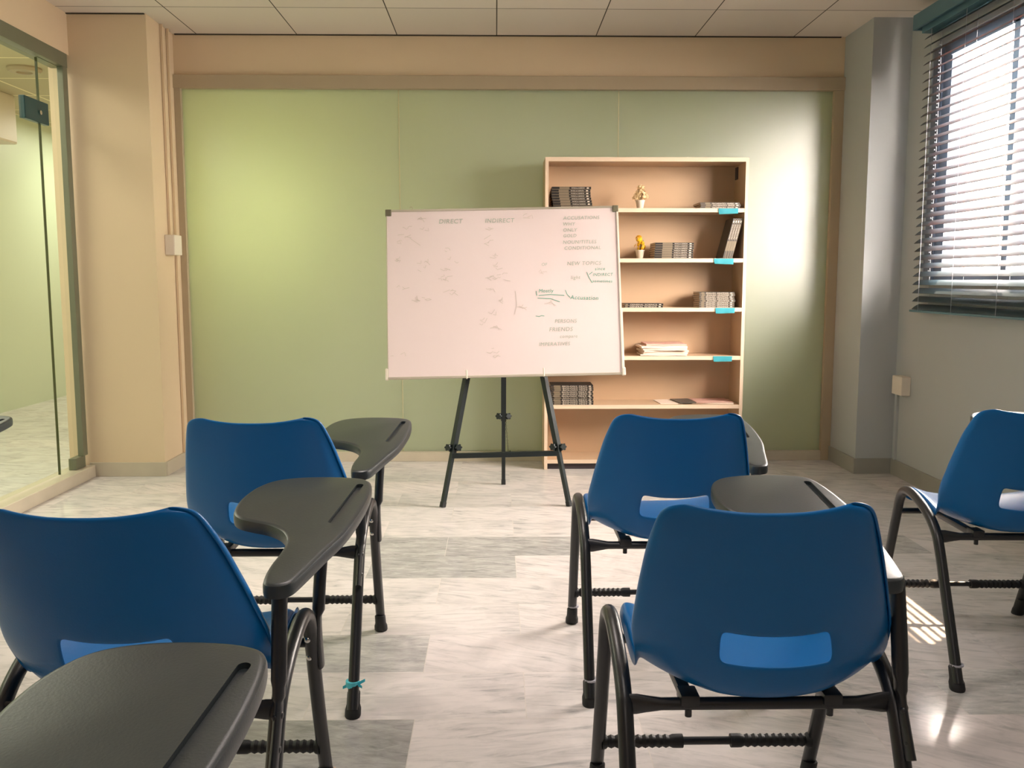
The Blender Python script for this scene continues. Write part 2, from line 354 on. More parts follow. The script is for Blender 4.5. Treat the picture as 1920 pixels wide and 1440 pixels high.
# right wall round the window opening
WY0, WY1, WZ0, WZ1, XO = 3.54, 5.12, 1.16, 2.43, XR+.22
wr = sempty('wall_right')
bm = bmesh.new()
box(bm, XR, XO, YC, WY0, 0, H); box(bm, XR, XO, WY1, YB+.1, 0, H); box(bm, XR, XO, WY0, WY1, 0, WZ0); box(bm, XR, XO, WY0, WY1, WZ1, H)
mesh_obj('wall_panel', bm, M['wallr'], wr)
# window: frame flush near the inside, mid mullion, panes, sill
wi = sempty('window_1')
bm = bmesh.new()
fx0, fx1 = XR+.008, XR+.07
box(bm, fx0+.01, fx1, WY1-.19, WY1-.1, WZ0, WZ1, bev=.003); box(bm, fx0, fx1, WY1-.1, WY1, WZ0, WZ1, bev=.003); box(bm, fx0, fx1, WY0, WY0+.055, WZ0, WZ1, bev=.003)
box(bm, fx0, fx1, WY0+.055, WY1-.19, WZ1-.075, WZ1, bev=.003); box(bm, fx0, fx1, WY0+.055, WY1-.19, WZ0, WZ0+.03, bev=.003)
box(bm, fx0, fx1, 4.285, 4.335, WZ0+.03, WZ1-.045, bev=.003)
mesh_obj('window_frame', bm, M['upvc'], wi)
for a, b in ((WY0+.055, 4.285), (4.335, WY1-.19)):
    bm = bmesh.new(); box(bm, fx0+.02, fx0+.026, a, b, WZ0+.03, WZ1-.045); mesh_obj('window_pane', bm, M['pane'], wi)
bm = bmesh.new(); box(bm, XR-.004, XR+.009, WY0, WY1, WZ0-.02, WZ0+.004); mesh_obj('window_sill', bm, M['skirtd'], wi)
bm = bmesh.new(); box(bm, XL-.1, XR+.2, YC-.1, YC, 0, H); struct('wall_rear', bm, M['wall'])
# corridor and back room shells
bm = bmesh.new(); box(bm, -4.6, XL-.12, -3.1, 12, H, H+.08); struct('ceiling_corridor', bm, M['ceil2'])
bm = bmesh.new(); box(bm, -4.5, -4.38, -3.1, 12, 0, H); struct('wall_corridor_side', bm, M['frostc'])
bm = bmesh.new(); box(bm, -4.5, XL+.1, 12, 12.1, 0, H); box(bm, -4.5, XL-.1, -3.2, -3.1, 0, H); struct('wall_corridor_end', bm, M['wall'])
bm = bmesh.new(); box(bm, XL-.12, XL-.02, PY, 12, 0, H); struct('wall_corridor_inner', bm, M['wall'])
bm = bmesh.new(); box(bm, XL-.02, 2.9, 8.6, 8.7, 0, H); box(bm, 2.6, 2.7, YB+.1, 8.6, 0, H); struct('wall_back_room', bm, M['wall'])
bm = bmesh.new(); box(bm, XL-.02, 2.9, YB+.05, 8.7, H, H+.08); struct('ceiling_back_room', bm, M['wall'])

# things seen in the corridor through the glass
bm = bmesh.new(); lathe(bm, [(.115, 0), (.115, -.012), (.10, -.03), (.055, -.034), (.05, -.02)], 28)
o = mesh_obj('ceiling_fixture', bm, M['frame'], None, True); o.location = (-3.36, 6.74, H); tag(o, 'round fixture on the corridor ceiling seen through the glass', 'ceiling fixture')
bm = bmesh.new(); box(bm, -4.38, -3.95, 7.3, 7.75, 2.28, H, bev=.02); o = mesh_obj('wall_box', bm, M['white']); tag(o, 'pale boxy unit high in the corridor behind the glass', 'box')

bm = bmesh.new(); box(bm, XO, 3.42, 2.9, 6.2, 2.72, 2.80, bev=.01); struct('added_sun_overhang', bm, M['wallr'])  # unseen overhang added outside to keep the sun off the upper window
# outside: a peach rendered building corner seen through the slats
bm = bmesh.new(); box(bm, 9.0, 12.0, 13.6, 14.8, -4, 3.4); box(bm, 8.2, 11.0, 11.9, 13.6, -4, 2.0)
o = mesh_obj('building', bm, M['peach']); tag(o, 'peach rendered building outside behind the window blind', 'building')

# ------------------------------------------------------------------ blind
bl = thing('venetian_blind', 'blue venetian blind with tilted slats hanging over the window', 'blind', (XR-.045, 0, 0))
BY0, BY1 = 3.42, 5.085
bm = bmesh.new(); pitch = .0458; z = 1.02; k = 0
th = R(35)
while z < 2.50:
    hw = .0255; ang = th + R(rnd.uniform(-1.2, 1.2)); dy = rnd.uniform(-.006, .006)
    zz = z
    if k == 0: zz = z+.002
    pr = [(-hw, 0), (-hw*.5, .0022), (0, .003), (hw*.5, .0022), (hw, 0)]
    vs = []
    for y in (BY0+dy, 4.0, 4.5, BY1+dy):
        sag = -.0015*math.sin(math.pi*(y-BY0)/(BY1-BY0))
        for s in (0, -.0016):
            vs.append([bm.verts.new((p[0]*math.cos(ang)-(p[1]+s)*math.sin(ang), y, zz+sag+p[0]*math.sin(ang)+(p[1]+s)*math.cos(ang))) for p in pr])
    for i in range(3):
        a, b, c, d = vs[2*i], vs[2*i+1], vs[2*i+2], vs[2*i+3]
        for j in range(4):
            bm.faces.new([a[j], a[j+1], c[j+1], c[j]]); bm.faces.new([b[j+1], b[j], d[j], d[j+1]])
        bm.faces.new([a[0], c[0], d[0], b[0]]); bm.faces.new([c[4], a[4], b[4], d[4]])
    bm.faces.new(vs[0][::-1]+vs[1]); bm.faces.new(vs[6]+vs[7][::-1])
    z += pitch; k += 1
mesh_obj('slats', bm, M['slat'], bl, True)
bm = bmesh.new(); box(bm, -.035, .03, BY0-.02, BY1+.005, 2.505, 2.555, bev=.003); mesh_obj('headrail', bm, M['pelmet'], bl)
bm = bmesh.new(); box(bm, -.075, -.06, BY0-.03, BY1+.03, 2.525, 2.605, bev=.003); box(bm, -.06, .04, BY1+.012, BY1+.03, 2.525, 2.605, bev=.002); mesh_obj('pelmet', bm, M['pelmet'], bl)
bm = bmesh.new(); box(bm, -.028, .026, BY0, BY1+.01, .992, 1.004, rot=Matrix.Rotation(-R(0), 4, 'Y'), bev=.003); mesh_obj('bottom_rail', bm, M['pelmet'], bl)
for y in (BY1-.10, 4.62, 4.2, 3.8):
    bm = bmesh.new()
    for x in (-.03, .027): tube(bm, [(x, y, 2.51), (x, y, 1.0)], .0011, 6)
    mesh_obj('ladder_cord', bm, M['cord'], bl)
bm = bmesh.new()
for i in range(62):
    zc = 2.45-i*.0205
    bmesh.ops.create_icosphere(bm, subdivisions=1, radius=.0052, matrix=Matrix.Translation((.035, 5.02, zc)))
mesh_obj('bead_chain', bm, M['cord'], bl, True)
# ------------------------------------------------------------------ junction boxes and conduits
def jbox(x0, x1, y0, y1, z0, z1, label, conduits):
    t = thing('junction_box', label, 'junction box')
    bm = bmesh.new(); box(bm, x0, x1, y0, y1, z0, z1, bev=.006); mesh_obj('housing', bm, M['white'], t)
    for (cx, cy, a, b) in conduits:
        bm = bmesh.new(); box(bm, cx-.008, cx+.008, cy-.008, cy+.008, a, b, bev=.002); mesh_obj('conduit', bm, M['wall'] if x0 < 0 else M['wallr'], t)
    return t
jbox(-1.985, -1.925, 5.53, 5.66, 1.32, 1.44, 'cream square wall box on the side of the left pillar', [(-1.975, 5.70, .085, H), (-1.975, 5.60, 1.44, H)])
jbox(XR-.055, XR, 5.18, 5.31, .50, .61, 'white square wall box low beside the window', [(XR-.008, 5.33, .095, .58)])

# ------------------------------------------------------------------ bookcase
BX0, BX1, BF, BK = .297, 1.522, 5.53, 5.79
bc = thing('bookcase', 'beige laminate bookcase with five open shelves against the frosted wall', 'bookcase', (0, 0, 0))
for a, b in ((BX0, BX0+.02), (BX1-.02, BX1)):
    bm = bmesh.new(); box(bm, a, b, BF, BK, 0, 1.90, bev=.0012); box(bm, a, b, BF-.0015, BF, 0.001, 1.899); 
    for f in bm.faces:
        if f.calc_center_median().y < BF-.0004: f.material_index = 1
    mesh_obj('side_panel', bm, [M['wood'], M['edge']], bc)
def board_part(name, z0, z1, y0=BF, m=None):
    bm = bmesh.new(); box(bm, BX0+.02, BX1-.02, y0, BK-.008, z0, z1); box(bm, BX0+.02, BX1-.02, y0-.0015, y0, z0, z1)
    for f in bm.faces:
        if f.calc_center_median().y < y0-.0004: f.material_index = 1
    return mesh_obj(name, bm, m or [M['wood'], M['edge']], bc)
board_part('top_panel', 1.875, 1.90)
SH = {1: 1.600, 2: 1.300, 3: 1.002, 4: .706, 5: .404, 6: .062}
for k, z in SH.items(): board_part('shelf' if k < 6 else 'bottom_shelf', z-.024, z, BF+.002)
bm = bmesh.new(); box(bm, BX0+.02, BX1-.02, BF+.02, BF+.035, 0, .038); mesh_obj('plinth', bm, M['kick'], bc)
bm = bmesh.new(); box(bm, BX0+.005, BX1-.005, BK-.008, BK, .0, 1.88); mesh_obj('back_panel', bm, M['wood'], bc)
for (x0, x1, z, tl) in ((1.342, 1.463, 1.600, .04), (1.322, 1.443, 1.300, -.03), (1.338, 1.458, 1.002, .03), (1.332, 1.45, .706, .02)):
    bm = bmesh.new(); n = 8
    top = [bm.verts.new((x0+(x1-x0)*i/n, BF-.0045-.001*math.sin(i*1.7), z-.001)) for i in range(n+1)]
    bot = [bm.verts.new((x0+.004+(x1-x0-.006)*i/n, BF-.006-.002*math.sin(i*1.1), z-.034+tl*.12*(i/n-.5))) for i in range(n+1)]
    for i in range(n): bm.faces.new([top[i], bot[i], bot[i+1], top[i+1]])
    bmesh.ops.solidify(bm, geom=list(bm.faces), thickness=.0012)
    o = mesh_obj('shelf_tape', bm, M['cyan'], bc, True); o['label'] = 'strip of cyan tape on the shelf edge'
bm = bmesh.new(); box(bm, BX1-.024, BX1-.02, 5.70, 5.76, 1.79, 1.865); mesh_obj('wall_bracket', bm, M['kick'], bc)

# ------------------------------------------------------------------ books
def make_book(t, title, cover='spine', w=.24, d=.185, boxed=True, bandpos=(.045, .105), ts=.0105):
    root = thing('textbook', 'textbook', 'book')
    bm = bmesh.new()
    box(bm, 0, w, .0, d, 0, .0013); box(bm, 0, w, .0, d, t-.0013, t); box(bm, 0, w, -.0012, .0012, 0, t)
    mesh_obj('cover', bm, M[cover], root)
    bm = bmesh.new(); box(bm, .002, w-.002, .003, d-.003, .0014, t-.0014); mesh_obj('pages', bm, M['page'], root)
    bm = bmesh.new(); box(bm, bandpos[0], bandpos[1], -.0022, -.0012, .0022, t-.0014); box(bm, .001, w-.001, -.0022, -.0012, -.0002, .0024)
    mesh_obj('spine_band', bm, M['band'], root)
    o = text_mesh(title, ts, 'spine_lettering', M['letter'])
    o.data.transform(Matrix.Translation((bandpos[1]+.012, -.0024, t*.5-ts*.34)) @ Matrix.Rotation(math.pi/2, 4, 'X')); o.parent = root
    xs = [v.co.x for v in o.data.vertices]; s = (w-.05-bandpos[1])/(max(xs)-min(xs)); x0 = min(xs)
    for v in o.data.vertices: v.co.x = x0+(v.co.x-x0)*s
    bm = bmesh.new(); box(bm, w-.026, w-.013, -.0023, -.0012, t*.3, t*.72); mesh_obj('volume_mark', bm, M['letter'], root)
    return root
ORD = ['topmost', 'second from top', 'third from top', 'fourth from top', 'fifth from top', 'sixth from top', 'seventh from top', 'eighth from top', 'ninth from top', 'lowest']
def stack(x, z, n, t, place, group, title='PHYSICS & CHEMISTRY', cover='spine', w=.24, jit=.004, drift=0, y=BF+.012, **k):
    proto = make_book(t, title, cover, w, **k)
    for i in range(n):
        o = proto if i == 0 else dup(proto)
        j = n-1-i
        o.location = (x+rnd.uniform(-jit, jit)+drift*j/n, y+rnd.uniform(-.003, .004), z+i*t)
        o.rotation_euler = (0, 0, R(rnd.uniform(-.8, .8)))
        o['label'] = f'{"black" if cover == "spine" else "grey"}-spined textbook, {ORD[min(j, 9)] if i else "lowest"} in the pile {place}'; o['group'] = group
    return proto
stack(.335, SH[1], 8, .0158, 'behind the whiteboard corner, top shelf', 'textbooks piled at the left of the top shelf', w=.235, drift=.012)
stack(1.236, SH[1], 3, .0118, 'above cyan tape, top shelf', 'textbooks piled at the right of the top shelf', title='MATHEMATICS  GRADE', cover='spineg', bandpos=(.03, .06))
stack(.965, SH[2], 7, .0136, 'next to the yellow flowers', 'textbooks piled beside the yellow flowers', w=.235)
stack(.785, SH[3], 2, .0125, 'beside the whiteboard, third shelf', 'textbooks piled in the middle of the third shelf', title='GENERAL SCIENCE', bandpos=(.004, .02), w=.235)
stack(1.245, SH[3], 8, .0118, 'above cyan tape, third shelf', 'textbooks piled at the right of the third shelf', title='ENGLISH  GRAMMAR', cover='spineg', bandpos=(.012, .03), w=.215)
stack(.335, SH[5], 10, .0122, 'behind the easel leg, fifth shelf', 'textbooks piled at the left of the fifth shelf', title='BIOLOGY TEXT', bandpos=(.02, .06), w=.262)
lean = make_book(.0138, 'MATHEMATICS', 'spineg', .245)
for i in range(4):
    o = lean if i == 0 else dup(lean)
    # stand the book up: spine vertical and leaning to the right against the side panel
    a = R(14)
    o.rotation_euler = (0, -(math.pi/2-a), 0)
    o.rotation_euler = Matrix.Rotation(-(math.pi/2-a), 4, 'Y').to_euler()
    dx = .0140/math.cos(a)
    o.location = (1.394+i*dx, BF+.016, SH[2]+.0003)
    o['label'] = ['leaning grey textbook farthest from the bookcase side panel on the second shelf', 'leaning grey textbook, second in the tilted row on the second shelf', 'leaning grey textbook, third in the tilted row on the second shelf', 'leaning grey textbook nearest the bookcase side panel on the second shelf'][i]
    o['group'] = 'textbooks leaning at the right of the second shelf'
# paper bundles on the fourth shelf
names = ['topmost pinkish booklet in the loose paper pile on the fourth shelf', 'second booklet down in the loose paper pile on the fourth shelf', 'third booklet down in the loose paper pile on the fourth shelf', 'fourth booklet down in the loose paper pile on the fourth shelf', 'fifth booklet down in the loose paper pile on the fourth shelf', 'lowest booklet in the loose paper pile, poking past the shelf edge']
zc = SH[4]
for i in range(6):
    t = (.008, .012, .010, .014, .012, .012)[i]; wdt = (.285, .275, .28, .27, .285, .25)[i]
    bm = bmesh.new(); n = 10; L0 = rnd.uniform(-.01, .012)
    # a sagging, slightly fanned booklet
    dd = .21
    def pt(u, v, s): return Vector(((u-.5)*wdt, v*dd, s*t+.003*abs(math.sin(u*5+.8))))
    top = [[bm.verts.new(pt(u/n, v, 1)) for u in range(n+1)] for v in (0, 1)]; bot = [[bm.verts.new(pt(u/n, v, 0)) for u in range(n+1)] for v in (0, 1)]
    for u in range(n):
        bm.faces.new([top[0][u], top[0][u+1], top[1][u+1], top[1][u]]); bm.faces.new([bot[0][u+1], bot[0][u], bot[1][u], bot[1][u+1]])
        bm.faces.new([bot[0][u], bot[0][u+1], top[0][u+1], top[0][u]]); bm.faces.new([bot[1][u+1], bot[1][u], top[1][u], top[1][u+1]])
    bm.faces.new([bot[1][0], bot[0][0], top[0][0], top[1][0]]); bm.faces.new([bot[0][n], bot[1][n], top[1][n], top[0][n]])
    o = mesh_obj('booklet', bm, M['paperp'] if i == 5 else M['paper']); o.location = (1.04+L0, BF+.004+rnd.uniform(0, .02), zc); o.rotation_euler = (0, 0, R(rnd.uniform(-5, 5)))
    tag(o, names[5-i], 'booklet', 'booklets in the loose paper pile on the fourth shelf'); zc += t+.0006
for (x, wdt, dd, t, rz, z, lab, m) in ((1.09, .14, .20, .004, 4, 0, 'thin pale booklet lying flat at the near end of the fifth shelf papers', 'paper'), (1.20, .12, .19, .005, 9, .0052, 'dark-edged notebook lying across the pale booklets on the fifth shelf', 'spineg'), (1.345, .26, .20, .007, -4, 0, 'wide pale magazine lying flat at the right of the fifth shelf', 'paper'), (1.36, .23, .19, .005, 3, .0078, 'pale magazine on top of the wide one on the fifth shelf', 'paperp')):
    bm = bmesh.new(); box(bm, -wdt/2, wdt/2, 0, dd, 0, t, bev=.001); o = mesh_obj('booklet', bm, M[m]); o.location = (x, BF+.03, SH[5]+z+.0003); o.rotation_euler = (0, 0, R(rz)); tag(o, lab, 'booklet', 'flat papers on the fifth shelf')

# ------------------------------------------------------------------ flower pots
def pot_flower(x, z, h, mf, label, seed, blobs):
    r2 = random.Random(seed)
    t = thing('flower_pot', label, 'flower pot', (x, BF+.075, z))
    bm = bmesh.new(); lathe(bm, [(.017, 0), (.019, .002), (.027, .046), (.029, .048), (.029, .052), (.025, .052), (.024, .044), (.001, .043)], 24); mesh_obj('pot', bm, M['pot'], t, True)
    bm = bmesh.new()
    for k in range(7):
        a = r2.uniform(0, 6.28); tube(bm, smoothpath([(0, 0, .042), (.01*math.cos(a), .01*math.sin(a), h*.5), (.02*math.cos(a), .02*math.sin(a), h*.75)], 3), .0013, 5)
    mesh_obj('stem', bm, M['stem'], t)
    bm = bmesh.new()
    for (bx, bz, br, n) in blobs:
        for k in range(n):
            while True:
                p = Vector((r2.uniform(-1, 1), r2.uniform(-1, 1), r2.uniform(-1, 1)))
                if .5 < p.length < 1: break
            c = Vector((bx, 0, bz))+p*br
            q = p.to_track_quat('Z', 'Y').to_matrix().to_4x4()
            s = r2.uniform(.007, .011)
            for a in range(4):
                Rm = Matrix.Translation(c) @ q @ Matrix.Rotation(a*1.57+r2.random(), 4, 'Z') @ Matrix.Rotation(R(35+r2.uniform(-15, 25)), 4, 'Y')
                v = [bm.verts.new(Rm @ Vector(w)) for w in ((0, 0, 0), (s*.6, s*.45, .001), (s*1.25, 0, .002), (s*.6, -s*.45, .001))]
                bm.faces.new(v)
    mesh_obj('blossoms', bm, mf, t)
pot_flower(.880, SH[1], .15, M['creamf'], 'small white pot with cream artificial blossoms on the top shelf', 3, [(0, .088, .042, 70), (.004, .130, .028, 36), (-.028, .074, .024, 22), (.032, .076, .024, 22)])
pot_flower(.884, SH[2], .15, M['yellowf'], 'small white pot with yellow artificial blossoms on the second shelf', 5, [(0, .078, .038, 56), (-.006, .120, .027, 36), (.006, .10, .018, 12)])

# ------------------------------------------------------------------ easel
ea = thing('easel', 'black folding tripod easel carrying the whiteboard', 'easel', (0, 0, 0))
AP = Vector((.044, 4.905, 1.72))
def sq_tube(bm, a, b, h, rotz=0):
    a, b = Vector(a), Vector(b); d = (b-a); q = d.to_track_quat('Z', 'Y').to_matrix().to_4x4()
    box(bm, -h, h, -h, h, 0, d.length, rot=Matrix.Translation(a) @ q @ Matrix.Rotation(rotz, 4, 'Z'), bev=.0015)
def knob(bm, c, axis, r=.02):
    c = Vector(c); q = Vector(axis).to_track_quat('Z', 'Y').to_matrix().to_4x4(); Tm = Matrix.Translation(c) @ q
    n = 36; rings = []
    for zz, s in ((0, .8), (.004, 1), (.014, 1), (.018, .8)):
        rings.append([bm.verts.new(Tm @ Vector((math.cos(2*math.pi*k/n)*r*s*(1+.14*math.cos(6*2*math.pi*k/n)), math.sin(2*math.pi*k/n)*r*s*(1+.14*math.cos(6*2*math.pi*k/n)), zz))) for k in range(n)])
    for i in range(3):
        for k in range(n): bm.faces.new([rings[i][k], rings[i][(k+1) % n], rings[i+1][(k+1) % n], rings[i+1][k]])
    bm.faces.new(rings[0][::-1]); bm.faces.new(rings[-1])
for foot, kz, side in (((-.279, 4.60, 0), .30, -1), ((.380, 4.61, 0), .30, 1), ((.041, 5.127, 0), .40, 0)):
    f = Vector(foot); bm = bmesh.new(); k = f+(AP-f)*(kz/AP.z)
    sq_tube(bm, f+(AP-f)*.008, k, .0108); sq_tube(bm, f+(AP-f)*(kz-.02)/AP.z, f+(AP-f)*(1.47/AP.z), .0142)
    lg = mesh_obj('leg', bm, M['easel'], ea)
    bm = bmesh.new(); sq_tube(bm, f+Vector((0,0,.0)), f+(AP-f)*.016, .0122); mesh_obj('foot_cap', bm, M['rubber'], lg)
    bm = bmesh.new()
    for s in (-1, 1): tube(bm, [k+Vector((s*.012, -.001, 0)), k+Vector((s*.022, -.001, .001))], .006, 8); knob(bm, k+Vector((s*.0235, -.001, .004)), (s*.4, -1, .2), .0175)
    mesh_obj('knob', bm, M['easel'], lg, True)
bm = bmesh.new(); a = Vector((-.279, 4.60, 0)); b = Vector((.380, 4.61, 0)); za, zb = .262, .272
pa = a+(AP-a)*za/AP.z; pb = b+(AP-b)*zb/AP.z
sq_tube(bm, pa, pb, .0130); mesh_obj('crossbar', bm, M['easel'], ea)
bm = bmesh.new()
cs = Vector((.041+.012, 5.06, .385)); ce = Vector((.072, 4.665, .283))
pts = smoothpath([cs, cs.lerp(ce, .35)+Vector((.004, 0, -.085)), cs.lerp(ce, .75)+Vector((0, 0, -.075)), ce], 16)
pts = pts[::1]
for i in range(len(pts)-1):
    c = (pts[i]+pts[i+1])/2; d = (pts[i+1]-pts[i]); q = d.to_track_quat('X', 'Z').to_matrix().to_4x4()
    n = 8; rr = []
    ring = [Matrix.Translation(c) @ q @ Matrix.Rotation((i % 2)*math.pi/2, 4, 'X') @ Vector((math.cos(2*math.pi*k/n)*.0062, math.sin(2*math.pi*k/n)*.0036, 0)) for k in range(n+1)]
    tube(bm, ring, .0011, 5, cap=False)
mesh_obj('chain', bm, mat('dark_brass', srgb(70, 74, 50), .4, .6), ea, True)
bm = bmesh.new(); box(bm, AP.x-.07, AP.x+.07, 4.857, 4.947, 1.44, 1.485, bev=.006); mesh_obj('apex_joint', bm, M['easel'], ea)
for x, zz in ((-.150, .690), (.246, .700)):
    bm = bmesh.new(); tube(bm, [(x, 4.715, zz-.02), (x, 4.635, zz-.022), (x, 4.625, zz-.018), (x-.002, 4.628, zz+.022)], .004, 8, cap=True)
    o = mesh_obj('board_hook', bm, M['white'], ea, True); o['label'] = 'white support hook'

# ------------------------------------------------------------------ whiteboard
BLc = Vector((-.557, 4.655, .668)); BRc = Vector((.655, 4.655, .692)); TLc = Vector((-.553, 4.845, 1.535)); TRc = Vector((.642, 4.845, 1.552))
ux = (BRc-BLc).normalized(); uz = ((TLc+TRc)/2-(BLc+BRc)/2); HB = uz.length; uz = (uz-ux*uz.dot(ux)).normalized(); uy = uz.cross(ux)
Wd = (BRc-BLc).length
wbm = Matrix((( ux.x, uy.x, uz.x, BLc.x), (ux.y, uy.y, uz.y, BLc.y), (ux.z, uy.z, uz.z, BLc.z), (0,0,0,1)))
wbd = thing('whiteboard', 'large white dry-erase board with faint marker writing leaning on the easel', 'whiteboard')
wbd.matrix_world = wbm
bm = bmesh.new(); box(bm, .004, Wd-.004, 0, .012, .004, HB-.004); mesh_obj('panel', bm, M['board'], wbd)
fr = .008
bm = bmesh.new(); box(bm, 0, Wd, -.003, .016, HB-fr, HB+.004, bev=.002); box(bm, 0, Wd, -.004, .016, -.008, .004, bev=.002)
box(bm, -.002, .004, -.003, .016, 0, HB, bev=.0015); mesh_obj('frame', bm, M['alu'], wbd)
bm = bmesh.new(); box(bm, Wd-.004, Wd+.006, -.004, .016, 0, HB, bev=.0015); box(bm, Wd+.006, Wd+.011, 0, .014, 0, .34, bev=.001); mesh_obj('edge_strip', bm, M['white'], wbd)
bm = bmesh.new()
for x, z in ((-.006, HB-.03), (Wd-.024, HB-.03)):
    box(bm, x, x+.032, -.005, .018, z, z+.036, bev=.004)
mesh_obj('corner_cap', bm, M['cornergrey'], wbd)
bm = bmesh.new(); box(bm, -.014, .004, -.004, .016, -.012, .05, bev=.006); box(bm, Wd-.004, Wd+.016, -.006, .016, -.012, .03, bev=.005); mesh_obj('corner_cap', bm, M['white'], wbd)
bm = bmesh.new(); tube(bm, smoothpath([(.128, .006, HB), (.137, .006, HB+.012), (.130, .006, HB+.02), (.122, .006, HB+.014)], 5), .0018, 8); mesh_obj('hanging_hook', bm, M['alu'], wbd, True)
# writing: positions in the photograph's board fraction (u right, v down)
def join_meshes(name, items, m, parent):
    bm = bmesh.new()
    for o in items:
        t = o.data.copy(); bm.from_mesh(t); bpy.data.meshes.remove(t)
    for f in bm.faces: f.material_index = 0
    for o in items: bpy.data.objects.remove(o)
    return mesh_obj(name, bm, m, parent)
def write(lst, name, m):
    its = []
    for (s, u, v, size, rot) in lst:
        o = text_mesh(s, size, 'txt', m, shear=.15, space=1.1)
        o.data.transform(Matrix.Translation((u*Wd, -.0012, (1-v)*HB)) @ Matrix.Rotation(rot, 4, 'Y') @ Matrix.Rotation(math.pi/2, 4, 'X')); its.append(o)
    return join_meshes(name, its, m, wbd)
def strokes(lst, name, m, r=.0014):
    bm = bmesh.new()
    for pl in lst: tube(bm, [(u*Wd, -.0008, (1-v)*HB) for u, v in pl], r, 5, flat=[(1, .3)]*len(pl))
    return mesh_obj(name, bm, m, wbd)
write([('DIRECT', .225, .085, .034, 0), ('INDIRECT', .425, .085, .032, 0), ('ACCUSATIONS', .765, .075, .026, 0), ('WHY', .762, .112, .026, 0), ('ONLY', .762, .148, .026, 0), ('GOLD', .762, .182, .024, 0),
       ('NOUN/TITLES', .76, .222, .026, 0), ('CONDITIONAL', .765, .258, .026, 0), ('NEW TOPICS', .775, .352, .028, 0), ('OF', .665, .352, .022, 0), ('light', .79, .435, .026, 0),
       ('FRIENDS', .69, .745, .03, 0), ('PERSONS', .715, .695, .026, 0), ('compare', .735, .785, .024, 0), ('IMPERATIVES', .645, .83, .026, 0)], 'faded_writing', M['inkf'])
write([('since', .895, .385, .024, 0), ('INDIRECT', .885, .42, .022, 0), ('sometimes', .882, .457, .022, .03), ('Accusation', .785, .555, .03, .05), ('Mostly', .65, .512, .026, 0)], 'green_writing', M['inkg'])
r3 = random.Random(11)
sc = []
for (u, v, n) in ((.05,.07,0),(.14,.05,3),(.07,.11,2),(.13,.11,2),(.045,.16,3),(.05,.2,2),(.04,.3,5),(.13,.31,3),(.14,.35,2),(.05,.47,3),(.1,.53,4),(.13,.53,3),(.24,.24,2),(.26,.31,2),(.23,.36,3),(.22,.42,5),(.25,.5,4),(.42,.12,2),(.42,.2,3),(.43,.29,3),(.44,.35,3),(.42,.42,4),(.47,.41,3),(.41,.49,2),(.45,.56,3),(.44,.63,2),(.4,.68,3),(.44,.72,4),(.42,.85,3),(.43,.88,2),(.59,.05,3),(.02,.86,2),(.65,.4,3),(.68,.57,4),(.55,.6,4)):
    for k in range(n):
        a = (u+r3.uniform(-.01, .035), v+r3.uniform(-.012, .012)); sc.append([a, (a[0]+r3.uniform(.004, .02), a[1]+r3.uniform(-.015, .015)), (a[0]+r3.uniform(.01, .03), a[1]+r3.uniform(-.018, .018))])
sc += [[(.1,.17),(.145,.215)], [(.42,.185),(.45,.16)], [(.24,.5),(.27,.485)], [(.55,.5),(.555,.58),(.545,.64)], [(.50,.43),(.53,.44)]]
strokes(sc, 'rubbed_marks', M['inkp'])
strokes([[(.86,.395),(.87,.43),(.882,.46)], [(.87,.41),(.885,.395)], [(.65,.53),(.70,.525),(.76,.532)], [(.645,.545),(.70,.55),(.74,.57)], [(.765,.5),(.772,.525),(.785,.545)], [(.635,.652),(.65,.656),(.66,.65),(.672,.653)], [(.64,.503),(.642,.53)]], 'green_strokes', M['inkg'], .0016)

